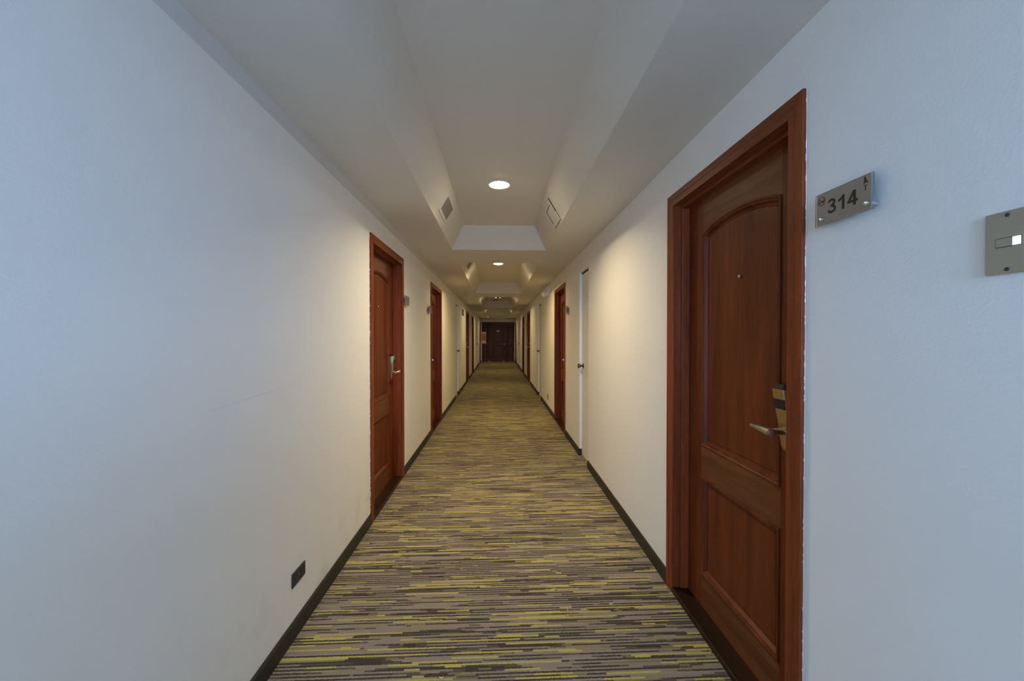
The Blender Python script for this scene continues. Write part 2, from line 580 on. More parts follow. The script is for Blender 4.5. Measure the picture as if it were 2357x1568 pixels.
def build_ceiling():
    mb = MB()
    T = HC + 0.36
    def quad(x0, x1, y0, y1, z):
        mb.face(((x0, y0, z), (x1, y0, z), (x1, y1, z), (x0, y1, z)))
    quad(XL, TX0, Y0, Y1, HC)
    quad(TX1, XR, Y0, Y1, HC)
    y = Y0
    zt = HC + TRAY_RISE
    r = TRAY_RUN
    for a, b in TRAYS:
        quad(TX0, TX1, y, a, HC)
        lo = [(TX0, a, HC), (TX1, a, HC), (TX1, b, HC), (TX0, b, HC)]
        up = [(TX0 + r, a + r, zt), (TX1 - r, a + r, zt), (TX1 - r, b - r, zt), (TX0 + r, b - r, zt)]
        for i in range(4):
            j = (i + 1) % 4
            mb.face((lo[i], lo[j], up[j], up[i]))
        mb.face(up)
        y = b
    quad(TX0, TX1, y, Y1, HC)
    # slab above, so that the ceiling is closed
    mb.face(((XL, Y0, T), (XR, Y0, T), (XR, Y1, T), (XL, Y1, T)))
    me = mb.mesh('ceiling', 'ceiling')
    for p in me.polygons:          # undersides look down
        if p.normal.z > 0 and p.center.z < T - 0.01:
            p.flip()
    return put('ceiling', me)
tag(build_ceiling(), kind='structure')

# sloping strip between left wall and ceiling, coloured darker for a shade band
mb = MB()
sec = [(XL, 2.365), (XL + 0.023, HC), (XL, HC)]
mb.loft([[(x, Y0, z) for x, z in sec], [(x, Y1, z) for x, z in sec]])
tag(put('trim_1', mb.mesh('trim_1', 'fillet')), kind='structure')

# near end wall with its windows, the second one added, behind the camera
mb = MB()
ya, yb = Y0 - 0.16, Y0
xs = sorted({XL, XR} | {w[0] for w in WINDOWS} | {w[1] for w in WINDOWS})
for xa, xb in zip(xs, xs[1:]):
    z = 0.0
    for w in sorted(w for w in WINDOWS if w[0] <= xa and xb <= w[1]):
        mb.box((xa, ya, z), (xb, yb, w[2]))
        z = w[3]
    mb.box((xa, ya, z), (xb, yb, HC))
tag(put('wall_back', mb.mesh('wall_back', 'wall')), kind='structure')
for i, (wx0, wx1, wz0, wz1) in enumerate(WINDOWS):
    win = thing('window_%d' % (i + 1), ((wx0 + wx1) / 2, Y0 - 0.12, wz0), kind='structure')
    hw, hh = (wx1 - wx0) / 2, wz1 - wz0
    mb = MB()
    mb.box((-hw, -0.02, 0), (-hw + 0.03, 0.02, hh)); mb.box((hw - 0.03, -0.02, 0), (hw, 0.02, hh))
    mb.box((-hw, -0.02, 0), (hw, 0.02, 0.03)); mb.box((-hw, -0.02, hh - 0.03), (hw, 0.02, hh))
    put('window_frame', mb.mesh('window_frame', 'white_paint'), win)

# far end wall around the dark entrance
EX0, EX1, ETOP = -0.912, 0.936, 2.247
mb = MB()
mb.box((XL, Y1, 0), (EX0, Y1 + 0.2, HC)); mb.box((EX1, Y1, 0), (XR, Y1 + 0.2, HC))
mb.box((EX0, Y1, ETOP), (EX1, Y1 + 0.2, HC))
mb.box((XL, Y1 + 0.2, 0), (XR, Y1 + 0.25, HC))
tag(put('wall_end', mb.mesh('wall_end', 'wall')), kind='structure')

# added unseen slab outside, blocking high sky so that daylight enters nearly level
cx0, cx1 = BLOCKER_X
tag(put('sky_blocker', MB().box((cx0, Y0 - 0.17 - BLOCKER_D, BLOCKER_Z), (cx1, Y0 - 0.17, BLOCKER_Z + 0.15)).mesh('sky_blocker', 'wall')), kind='structure')

# skirting boards, one piece between each two doors
for s, nm in ((-1, 'baseboard_left'), (1, 'baseboard_right')):
    root = thing(nm, (XR if s > 0 else XL, 0, 0), kind='structure')
    edges = [(a, b, 0) for (ss, a, b, *_r) in BROWN if ss == s] + [(a, b, 1) for (ss, a, b, *_r) in WHITE if ss == s]
    edges.sort()
    y, wrap0 = Y0, 0
    for a, b, wh in edges + [(Y1, Y1, 0)]:
        mb = MB(sidef(s))
        pr = [(0, 0), (0.011, 0), (0.011, 0.076), (0.006, 0.084), (0, 0.084)]
        mb.loft([[(yy, w, z) for w, z in pr] for yy in (y, a)])
        if wh:       # returns into the reveal
            mb.box((a, 0.011, 0), (a + 0.009, -0.028, 0.08))
        if wrap0:
            mb.box((y - 0.009, 0.011, 0), (y, -0.028, 0.08))
        put('baseboard_segment', mb.mesh('baseboard_segment', 'base'), root)
        y, wrap0 = b, wh

# ------------------------------------------------------------------ brown doors
LEAF_W = -0.080
def arch_outline(b, z0, zs, apex, inset, narc=18):
    rise = apex - zs
    R = (b * b + rise * rise) / (2 * rise)
    zc = apex - R
    bi, Ri = b - inset, R - inset
    pts = [(-bi, z0 + inset), (bi, z0 + inset)]
    a1 = math.asin(bi / Ri)
    for k in range(narc + 1):
        a = a1 - 2 * a1 * k / narc
        pts.append((Ri * math.sin(a), zc + Ri * math.cos(a)))
    return pts
MOULD = [(0.0, 0.0), (0.002, 0.005), (0.009, 0.006), (0.013, 0.001), (0.017, -0.001), (0.020, -0.001), (0.028, -0.016), (0.036, -0.018), (0.041, -0.014)]

CACHE = {}
def cached(key, fn):
    if key not in CACHE:
        CACHE[key] = fn()
    return CACHE[key]

def brown_door(idx, s, y0, y1, lock_end, label):
    f = sidef(s)
    half = (y1 - y0) / 2
    op = half - CASING
    ow = round(half, 4)
    root = thing('door_%d' % idx, (XR if s > 0 else XL, (y0 + y1) / 2, 0), label, 'door', kind='structure')
    P = 0.0125
    top = OPEN_TOP + CASING - 0.003
    def m(name, mat, build, parent=root, bevel=0.0, smooth=False, pname=None, extra=0):
        def go():
            mb = MB(f)
            build(mb)
            return mb.mesh(name, mat, bevel, smooth)
        return put(pname or name, cached((name, s, ow, mat, extra), go), parent)
    # casing: mitred boards with a shallow step along the middle
    def cas(k):
        def b(mb):
            sec = [(0, 0.0), (0, P), (0.030, P), (0.033, P - 0.002), (CASING, P - 0.002), (CASING, -0.002)]
            rings = []
            for zz in (0.0, None):
                rings.append([(k * (half - t), w, (0.0 if zz == 0.0 else top - t)) for t, w in sec])
            mb.loft(rings)
        return b
    m('casing', 'wood_cas', cas(-1), bevel=0.0012, extra=1)
    m('casing', 'wood_cas', cas(1), bevel=0.0012, extra=2)
    def head(mb):
        sec = [(0, 0.0), (0, P), (0.030, P), (0.033, P - 0.002), (CASING - 0.003, P - 0.002), (CASING - 0.003, -0.002)]
        mb.loft([[(k * (half - t), w, top - t) for t, w in sec] for k in (-1, 1)])
    m('head_casing', 'wood_cas_h', head, bevel=0.0012)
    for k in (-1, 1):
        def jb(mb, k=k):
            mb.box((k * op, -0.003, 0), (k * (op + JAMB_T), -0.155, OPEN_TOP))
        m('jamb', 'wood_cas', jb, extra=k)
        def st(mb, k=k):
            mb.box((k * op, -0.036, 0.03), (k * (op - 0.016), LEAF_W + 0.001, OPEN_TOP - 0.0165))
        m('door_stop', 'wood_cas', st, bevel=0.002, extra=k)
    m('head_jamb', 'wood_cas_h', lambda mb: mb.box((-op - JAMB_T, -0.003, OPEN_TOP), (op + JAMB_T, -0.155, OPEN_TOP + JAMB_T)))
    m('head_stop', 'wood_cas_h', lambda mb: mb.box((-op, -0.036, OPEN_TOP - 0.016), (op, LEAF_W + 0.001, OPEN_TOP)), bevel=0.002)
    def sill(mb):
        mb.box((-op, 0.010, 0.0), (op, -0.155, 0.028))
    m('threshold', 'sill', sill, bevel=0.004)
    # leaf: two stiles, three rails, two panels
    L0, L1 = LEAF_W, LEAF_W - 0.04
    lh = op - 0.001
    pb = op - 0.1485
    zb, zt = 0.028, OPEN_TOP - 0.002
    zp = dict(lo0=0.195, lo1=0.704, up0=0.859, sp=1.953, ap=2.000)
    def stiles(mb):
        mb.box((-lh, L0, zb), (-pb, L1, zt))
        mb.box((lh, L0, zb), (pb, L1, zt))
        mb.box((-pb, L1 + 0.012, zb), (pb, L1, zt))
    leaf = m('door_leaf', 'wood', stiles)
    rail = lambda z0, z1: (lambda mb: mb.box((-pb, L0 - 0.0004, z0), (pb, L1 + 0.012, z1)))
    m('bottom_rail', 'wood_h', rail(zb, zp['lo0']), leaf)
    m('middle_rail', 'wood_h', rail(zp['lo1'], zp['up0']), leaf)
    def toprail(mb):
        o = arch_outline(pb, zp['up0'], zp['sp'], zp['ap'], 0.0)[2:]
        o = o + [(-pb, zt), (pb, zt)]
        mb.loft([[(u, L0 - 0.0004, z) for u, z in o], [(u, L1 + 0.012, z) for u, z in o]])
    m('top_rail', 'wood_h', toprail, leaf)
    def upper(mb):
        mb.loft([[(u, L0 + w, z) for u, z in arch_outline(pb, zp['up0'], zp['sp'], zp['ap'], i)] for i, w in MOULD],
                cap0=False)
    m('upper_panel', 'wood', upper, leaf, smooth=True)
    def lower(mb):
        mb.loft([[(u, L0 + w, z) for u, z in ((-pb + i, zp['lo0'] + i), (pb - i, zp['lo0'] + i),
                                             (pb - i, zp['lo1'] - i), (-pb + i, zp['lo1'] - i))] for i, w in MOULD],
                cap0=False)
    m('lower_panel', 'wood', lower, leaf, smooth=True)
    def peep(mb):
        c = (-0.015, L0 - 0.010, CAM_H + 0.266)
        mb.lathe([(0.009, 0), (0.009, 0.004), (0.0065, 0.006), (0.005, 0.004), (0.0, 0.004)], c, (0, 1, 0), 16)
    m('peephole', 'nickel', peep, leaf, smooth=True)
    # electronic lock
    lk = lock_end * (op - 0.103)
    rows = [(-0.176, .030, .040), (-0.190, .034, .047), (-0.235, .0325, .041), (-0.30, .029, .030), (-0.345, .0275, .0235),
            (-0.385, .0275, .020), (-0.402, .0255, .018), (-0.414, .019, .015), (-0.420, .010, .011)]
    def section(z, hwid, d):
        return [(lk - hwid, L0, z), (lk - hwid, L0 + d * .8, z), (lk - hwid * .8, L0 + d, z), (lk + hwid * .8, L0 + d, z),
                (lk + hwid, L0 + d * .8, z), (lk + hwid, L0, z)]
    lock = m('lock', 'brass', lambda mb: mb.loft([section(CAM_H + z, a, d) for z, a, d in rows[1:]]), smooth=True,
             extra=lock_end)
    lock['label'] = 'brass electronic lock'
    m('lock_cap', 'black_plastic', lambda mb: mb.loft([section(CAM_H + z, a, d) for z, a, d in
      ((-0.1725, .027, .036), (-0.176, .030, .042), (-0.1898, .034, .047))]), lock, extra=lock_end)
    def win_(mb):
        mb.loft([[(lk - a, L0 + d - .008, CAM_H + z), (lk - a, L0 + d + .001, CAM_H + z), (lk + a, L0 + d + .001, CAM_H + z),
                  (lk + a, L0 + d - .008, CAM_H + z)] for z, a, d in ((-.226, .0275, .0423), (-.262, .0265, .0366))])
    m('card_reader', 'black_plastic', win_, lock, extra=lock_end)
    dr = -lock_end
    zl = CAM_H - 0.344
    def lever(mb):
        mb.tube([(lk, L0 + 0.020, zl), (lk, L0 + 0.074, zl)], [0.0135, 0.0125], 16)
        mb.tube([(lk - dr * .0165, L0 + 0.080, zl), (lk + dr * .02, L0 + 0.077, zl), (lk + dr * .07, L0 + 0.071, zl - .001),
                 (lk + dr * .122, L0 + 0.062, zl - .003)], [0.0150, 0.0140, 0.0110, 0.0078], 18)
    lv = m('lever', 'nickel', lever, lock, smooth=True, extra=lock_end)
    def keyc(mb):
        c = Vector((lk - dr * .0163, L0 + 0.0803, zl))
        mb.lathe([(0.0105, 0), (0.0105, 0.0012), (0.004, 0.0016), (0.0, 0.0008)], c, (-dr, 0.09, 0), 16)
    m('key_cylinder', 'brass', keyc, lock, smooth=True, extra=lock_end)
    if idx in (1, 2):
        # ragged bead of wall paint where the casing meets the wall
        def bead(mb):
            rnd = random.Random(idx)
            prev = None
            z = 0.1
            while z < top:
                h = rnd.uniform(0.004, 0.014)
                w = (rnd.choice((0.0006, 0.0008, 0.001)) if rnd.random() < .8 else 0.0022) if idx == 1 else (rnd.uniform(0.0006, 0.0014) if rnd.random() < .75 else rnd.uniform(0.002, 0.0045))
                mb.box((-half - 0.0008, 0.0, z), (-half + 0.0002, w, min(top, z + h)))
                z += h
        m('paint_bead', 'wall', bead, extra=idx)
    return root

for i, (s, a, b, le, lab) in enumerate(BROWN):
    brown_door(i + 1, s, a, b, le, lab)

# ------------------------------------------------------------------ white closet doors
def white_door(idx, s, y0, y1, label):
    f = sidef(s)
    half = (y1 - y0) / 2
    root = thing('door_%d' % idx, (XR if s > 0 else XL, (y0 + y1) / 2, 0), label, 'door', kind='structure')
    for k in (-1, 1):
        mb = MB(f)
        mb.box((k * half, 0.0, 0.0), (k * (half - 0.004), -0.155, WHITE_TOP))
        mb.box((k * half, -0.034, 0.0), (k * (half - 0.011), -0.155, WHITE_TOP))
        put('jamb', mb.mesh('jamb', 'white_paint'), root)
    mb = MB(f)
    mb.box((-half, -0.004, WHITE_TOP - 0.004), (half, -0.155, WHITE_TOP))
    put('head_jamb', mb.mesh('head_jamb', 'white_paint'), root)
    mb = MB(f)
    mb.box((-half + 0.012, -0.031, 0.008), (half - 0.005, -0.07, WHITE_TOP - 0.022))
    leaf = put('door_leaf', mb.mesh('door_leaf', 'cream_paint', 0.0015), root)
    mb = MB(f)
    mb.box((-half + 0.012, -0.030, WHITE_TOP - 0.0215), (half - 0.005, -0.06, WHITE_TOP - 0.004))
    put('head_stop', mb.mesh('head_stop', 'void'), root)  # dark strip put in for the shade of the gap above the leaf
    mb = MB(f)
    u = half - 0.075
    z = CAM_H - 0.345
    mb.lathe([(0.0, -0.002), (0.031, -0.001), (0.031, 0.003), (0.026, 0.008), (0.014, 0.011), (0.0125, 0.030), (0.016, 0.036),
              (0.0255, 0.044), (0.0275, 0.052), (0.0255, 0.060), (0.018, 0.066), (0.0, 0.067)], (u, -0.031, z), (0, 1, 0), 22)
    kn = put('knob', mb.mesh('knob', 'bronze', smooth=True), root)
    kn['label'] = 'round satin bronze knob'
    return root
for i, (s, a, b, lab) in enumerate(WHITE):
    white_door(len(BROWN) + 1 + i, s, a, b, lab)

# ------------------------------------------------------------------ dark entrance at the far end
ent = thing('door_16', ((EX0 + EX1) / 2, Y1, 0), 'dark walnut end door between two panelled side lights, closing the corridor', 'door',
            kind='structure')
W2 = (EX1 - EX0) / 2
def ent_box(name, mat, a, b, parent, bevel=0.003):
    return put(name, MB().box(a, b).mesh(name, mat, bevel), parent)
ent_box('jamb', 'wood_dk', (-W2, -0.01, 0), (-W2 + 0.075, 0.1, ETOP), ent)
ent_box('jamb', 'wood_dk', (W2 - 0.075, -0.01, 0), (W2, 0.1, ETOP), ent)
ent_box('head_jamb', 'wood_dk_x', (-W2 + 0.075, -0.01, ETOP - 0.07), (W2 - 0.075, 0.1, ETOP), ent)
MX = 0.46
for k in (-1, 1):
    a, b = sorted((k * MX, k * (MX + 0.085)))
    ent_box('mullion', 'wood_dk', (a, -0.02, 0), (b, 0.1, ETOP - 0.07), ent)
def dark_panel(name, x0, x1, z0, z1, parent, w=0.02):
    mb = MB()
    prof = [(0, 0.0), (0.006, -0.010), (0.018, -0.010), (0.03, 0.004), (0.045, 0.016), (0.055, 0.016)]
    mb.loft([[(x0 + i, w + d, z0 + i), (x1 - i, w + d, z0 + i), (x1 - i, w + d, z1 - i), (x0 + i, w + d, z1 - i)] for i, d in prof],
            cap0=False)
    return put(name, mb.mesh(name, 'wood_dk'), parent)
def panelled(name, x0, x1, st, z_top, zs, parent):
    mb = MB()
    lo0, lo1, up0, up1 = zs
    mb.box((x0, 0.02, 0.012), (x0 + st, 0.06, z_top)); mb.box((x1 - st, 0.02, 0.012), (x1, 0.06, z_top))
    leaf = put(name, mb.mesh(name, 'wood_dk', 0.002), parent)
    for nm, a, b in (('bottom_rail', 0.012, lo0), ('middle_rail', lo1, up0), ('top_rail', up1, z_top)):
        put(nm, MB().box((x0 + st, 0.0201, a), (x1 - st, 0.06, b)).mesh(nm, 'wood_dk_x'), leaf)
    dark_panel('lower_panel', x0 + st, x1 - st, lo0, lo1, leaf)
    dark_panel('upper_panel', x0 + st, x1 - st, up0, up1, leaf)
    return leaf
ZS = (0.21, 0.95, 1.07, 2.03)
leaf = panelled('door_leaf', -MX, MX, 0.155, ETOP - 0.072, ZS, ent)
panelled('side_panel', -W2 + 0.075, -MX - 0.085, 0.012, ETOP - 0.072, ZS, ent)
panelled('side_panel', MX + 0.085, W2 - 0.075, 0.012, ETOP - 0.072, ZS, ent)
mb = MB()
mb.lathe([(0.0, 0), (0.036, 0), (0.036, 0.006), (0.014, 0.012), (0.013, 0.035), (0.028, 0.045), (0.030, 0.058), (0.022, 0.068), (0.0, 0.07)],
         (0.375, 0.02, 0.99), (0, -1, 0), 18)
kn = put('knob', mb.mesh('knob', 'brass', smooth=True), ent)
put('number_plate', MB().box((-0.09, 0.034, 1.70), (0.075, 0.0385, 1.775)).mesh('number_plate', 'white_plastic', 0.002), leaf)
ent_box('threshold', 'wood_dk_x', (-W2 + 0.075, -0.005, 0), (W2 - 0.075, 0.1, 0.012), ent, 0.002)

# poster at the left of the entrance
mb = MB(); mb.box((-0.145, -0.004, -0.333), (0.145, 0.004, 0.333))
po = put('poster', mb.mesh('poster', 'poster'), loc=(-0.815, Y1 - 0.026, 1.363))
tag(po, 'cream paper poster with red and orange pattern, left of the end door', 'poster')

# two pale strips in place of the light showing under the end door
for x, wd, lab in ((0.33, 0.075, 'pale strip standing for light under the end door, right of the middle'),
                   (-0.47, 0.06, 'pale dull strip standing for light under the end door, below its left stile')):
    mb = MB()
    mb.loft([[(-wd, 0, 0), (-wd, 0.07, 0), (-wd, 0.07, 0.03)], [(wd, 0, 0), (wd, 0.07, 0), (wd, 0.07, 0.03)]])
    o = put('door_light_strip', mb.mesh('door_light_strip', 'white_plastic'), loc=(x, Y1 - 0.10, 0))
    tag(o, lab, 'door wedge', 'pale light strips under the end door')

# ------------------------------------------------------------------ room number signs
def number_sign(s, yc, label, lettered=False):
    f = signf(s)
    root = thing('room_number_sign', (XR if s > 0 else XL, yc, 1.796), label, 'sign', 'acrylic room number signs')
    hw_, hh_ = 0.092, 0.047
    mb = MB(f); mb.box((-hw_, 0.022, -hh_), (hw_, 0.027, hh_))
    put('acrylic_panel', mb.mesh('acrylic_panel', 'acrylic', 0.0006, seg=1), root)
    mb = MB(f); mb.box((-hw_ + .009, 0.0272, -hh_ + .002), (hw_ - .0035, 0.0285, hh_ - .002))
    pl = put('metal_plate', mb.mesh('metal_plate', 'plate_steel'), root)
    for p in (-hw_ + .029, hw_ - .012):
        mb = MB(f)
        q = -hh_ + .0175
        mb.lathe([(0.0045, 0.0), (0.0045, 0.0286), (0.006, 0.0286), (0.006, 0.0315), (0.0052, 0.039), (0.0035, 0.041), (0.0, 0.041)],
                 (p, 0, q), (0, 1, 0), 16)
        put('standoff', mb.mesh('standoff', 'chrome', smooth=True), root)
    if not lettered:
        return root
    A, B = 0.0285, 0.0290
    off = lambda pts: [(p - hw_, q - hh_) for p, q in pts]
    # numerals
    mb = MB(f)
    cx, cu, cl = 0.0615, 0.0565, 0.0378
    pts = []
    for k in range(15):
        a = D2R(168 - k * (168 + 75) / 14)
        pts.append((cx - .001 + 0.0098 * math.cos(a), cu + 0.0078 * math.sin(a)))
    pts.append((cx - .003, 0.0478))
    mb.ribbon(off(pts), 0.0064, A, B)
    pts = [(cx - .003, 0.0482)]
    for k in range(16):
        a = D2R(78 - k * (78 + 168) / 15)
        pts.append((cx + 0.0110 * math.cos(a), cl + 0.0086 * math.sin(a)))
    mb.ribbon(off(pts), 0.0064, A, B + 0.0001)
    put('numeral', mb.mesh('numeral', 'ink'), pl)
    mb = MB(f)
    mb.poly(off([(0.0950, 0.0262), (0.1030, 0.0258), (0.1030, 0.0656), (0.0965, 0.0650), (0.0915, 0.0590), (0.0830, 0.0560), (0.0830, 0.0495),
                 (0.0895, 0.0510), (0.0950, 0.0545)]), A, B)
    put('numeral', mb.mesh('numeral', 'ink'), pl)
    mb = MB(f)
    mb.poly(off([(0.1300, 0.0262), (0.1378, 0.0262), (0.1378, 0.0658), (0.1300, 0.0658)]), A, B)
    mb.poly(off([(0.1125, 0.0345), (0.1440, 0.0345), (0.1440, 0.0405), (0.1125, 0.0405)]), A, B + .0001)
    mb.ribbon(off([(0.1155, 0.0375), (0.1325, 0.0635)]), 0.0062, A, B + .0002)
    put('numeral', mb.mesh('numeral', 'ink'), pl)
    # no smoking symbol
    mb = MB(f)
    c = (0.0262, 0.0707)
    ring = [(c[0] + 0.0122 * math.cos(2 * math.pi * k / 28), c[1] + 0.0122 * math.sin(2 * math.pi * k / 28)) for k in range(28)]
    mb.ribbon(off(ring), 0.0021, A, B, closed=True)
    mb.ribbon(off([(c[0] - .0085, c[1] + .0085), (c[0] + .0085, c[1] - .0085)]), 0.0019, A, B + .0001)
    put('no_smoking_ring', mb.mesh('no_smoking_ring', 'red_ink'), pl)
    mb = MB(f)
    mb.ribbon(off([(c[0] - .0085, c[1] - .0030), (c[0] + .0088, c[1] - .0010)]), 0.0022, A, B + .0002)
    mb.ribbon(off([(c[0] + .003, c[1] + .0030), (c[0] + .007, c[1] + .0035), (c[0] + .0065, c[1] + .0065)]), 0.0009, A, B)
    put('cigarette', mb.mesh('cigarette', 'ink'), pl)
    # angular figure in the corner
    mb = MB(f)
    for st, wd in (([(0.1628, 0.0884), (0.1640, 0.0845), (0.1668, 0.0818), (0.1640, 0.0790)], 0.0020),
                   ([(0.1640, 0.0860), (0.1632, 0.0780), (0.1608, 0.0700)], 0.0018),
                   ([(0.1650, 0.0800), (0.1718, 0.0715)], 0.0017),
                   ([(0.1606, 0.0715), (0.1660, 0.0752), (0.1718, 0.0705)], 0.0014),
                   ([(0.1618, 0.0665), (0.1656, 0.0622), (0.1694, 0.0665)], 0.0015),
                   ([(0.1656, 0.0625), (0.1656, 0.0535)], 0.0018),
                   ([(0.1645, 0.0532), (0.1667, 0.0532)], 0.0018)):
        mb.ribbon(off(st), wd, A, B)
    put('figure_symbol', mb.mesh('figure_symbol', 'ink'), pl)
    # raised reading dots
    mb = MB(f)
    for cell in range(5):
        for r_ in range(3):
            for c_ in range(2):
                if (cell * 7 + r_ * 3 + c_ * 5) % 4 < 2:
                    mb.lathe([(0.0008, 0), (0.0006, 0.0006), (0.0, 0.0008)],
                             (0.0835 + cell * .005 + c_ * .002 - hw_, 0.0285, 0.0162 - r_ * .002 - hh_), (0, 1, 0), 8)
    d = put('braille_dots', mb.mesh('braille_dots', 'plate_steel'), pl)
    d['kind'] = 'stuff'
    return root
number_sign(1, 1.0715, 'acrylic sign with black number 314, nearest sign on the right wall', True)
number_sign(-1, 4.165, 'small acrylic sign on the left wall just past its largest brown door')
number_sign(-1, 5.56, 'small acrylic sign on the left wall at the near edge of the second brown door')
number_sign(1, 5.525, 'small acrylic sign on the right wall at the near edge of the second brown door')
number_sign(-1, 13.32, 'tiny acrylic sign on the left wall between the close pair of far doors, nearer one')
number_sign(-1, 14.60, 'tiny acrylic sign on the left wall between the close pair of far doors, further one')
number_sign(1, 13.28, 'tiny acrylic sign on the right wall between the close pair of far doors, nearer one')
number_sign(1, 14.55, 'tiny acrylic sign on the right wall between the close pair of far doors, further one')

# ------------------------------------------------------------------ switch and sockets
f = signf(1)
sw = thing('light_switch', (XR, 0.7235, CAM_H + 0.180), 'champagne metal light switch plate with lit rocker, on the wall right of the sign 314', 'switch')
put('plate', MB(f).box((-0.0365, 0, -0.0593), (0.0365, 0.008, 0.0593)).mesh('plate', 'switch_steel', 0.0006), sw)
mb = MB(f)
for a, b in (((-0.0195, -0.0089), (-0.0185, 0.0089)), ((-0.0195, 0.0079), (0.0195, 0.0089)), ((-0.0195, -0.0089), (0.0195, -0.0079)), ((0.0185, -0.0089), (0.0195, 0.0089))):
    mb.box((a[0], 0.0078, a[1]), (b[0], 0.0083, b[1]))
put('rocker_gap', mb.mesh('rocker_gap', 'black_plastic'), sw)
mb = MB(f); mb.box((-0.0185, 0.0078, -0.0079), (0.0065, 0.0095, 0.0079))
rk = put('rocker', mb.mesh('rocker', 'switch_steel', 0.0006), sw)
mb = MB(f)
mb.loft([[(0.0068, 0.0078, q), (0.0068, 0.0098, q), (0.0095, 0.0112, q), (0.0165, 0.0112, q), (0.0184, 0.0098, q), (0.0184, 0.0078, q)] for q in (-0.0079, 0.0079)])
il = put('indicator', mb.mesh('indicator', 'neon'), sw)
il['label'] = 'glowing white indicator'
for q in (-0.0515, 0.0515):
    mb = MB(f)
    mb.lathe([(0.0036, 0.008), (0.0036, 0.0088), (0.0028, 0.0096), (0.0012, 0.0097), (0.0, 0.0088)], (-0.002, 0, q), (0, 1, 0), 12)
    put('screw', mb.mesh('screw', 'dark_plate', smooth=True), sw)

def outlet(s, y, z, w, h, mat, slot, label, depth=0.006):
    f = signf(s)
    root = thing('wall_outlet', (XR if s > 0 else XL, y, z), label, 'outlet')
    put('plate', MB(f).box((-w / 2, 0, -h / 2), (w / 2, depth, h / 2)).mesh('plate', mat, 0.0012), root)
    horiz = w > h
    for k in (-1, 1):
        cx, cz = (k * w * .24, 0) if horiz else (0, k * h * .24)
        mb = MB(f)
        mb.box((cx - .014, depth - .0002, cz - .014), (cx + .014, depth + .0018, cz + .014))
        so = put('socket', mb.mesh('socket', mat, 0.003), root)
        mb = MB(f)
        for dx, dz, a, b in ((-.005, .003, .0012, .004), (.005, .003, .0012, .004), (0, -.007, .002, .002)):
            mb.box((cx + dx - a, depth + .0016, cz + dz - b), (cx + dx + a, depth + .0021, cz + dz + b))
        put('slot', mb.mesh('slot', slot), so)
    mb = MB(f)
    mb.lathe([(0.003, depth), (0.003, depth + .001), (0, depth + .0012)], (0, 0, 0), (0, 1, 0), 10)
    put('screw', mb.mesh('screw', 'nickel'), root)
    return root
outlet(-1, 1.949, 0.2765, 0.122, 0.066, 'dark_plate', 'void', 'black double socket plate low on the left wall')
outlet(1, 7.73, 0.252, 0.07, 0.105, 'dark_plate', 'void', 'small dark socket plate low on the right wall, nearer of two')
outlet(1, 8.69, 0.254, 0.07, 0.105, 'white_plastic', 'void', 'small white socket plate low on the right wall beside a white closet door')

# ------------------------------------------------------------------ emergency lamps and the plate on the left
def emergency(s, y, z, label):
    f = sidef(s)
    root = thing('emergency_lamp', (XR if s > 0 else XL, y, z), label, 'emergency lamp', 'white emergency lamps under the ceiling')
    put('housing', MB(f).box((-0.14, 0, -0.085), (0.14, 0.055, 0.085)).mesh('housing', 'white_plastic', 0.008), root)
    for k in (-1, 1):
        mb = MB(f)
        ax = Vector((k * 0.35, 0.75, -0.55)).normalized()
        mb.lathe([(0.0, -0.035), (0.03, -0.035), (0.042, -0.01), (0.048, 0.030), (0.044, 0.034), (0.040, 0.026), (0.0, 0.022)],
                 (k * 0.075, 0.085, -0.045), ax, 18)
        put('lamp_head', mb.mesh('lamp_head', 'white_plastic', smooth=True), root)
    return root
emergency(1, 7.66, CAM_H + 0.865, 'white twin-head emergency lamp high on the right wall above the low sockets')
emergency(-1, 17.3, CAM_H + 0.845, 'white twin-head emergency lamp high on the left wall far down the corridor')
f = signf(-1)
pl = thing('wall_plaque', (XL, 10.95, 2.09), 'dull olive plate high on the left wall past its first white door', 'plaque')
put('plate', MB(f).box((-0.27, 0, -0.085), (0.27, 0.012, 0.085)).mesh('plate', 'olive_plate', 0.002), pl)
put('border', MB(f).box((-0.278, 0, -0.092), (0.278, 0.006, 0.092)).mesh('border', 'grille', 0.001), pl)

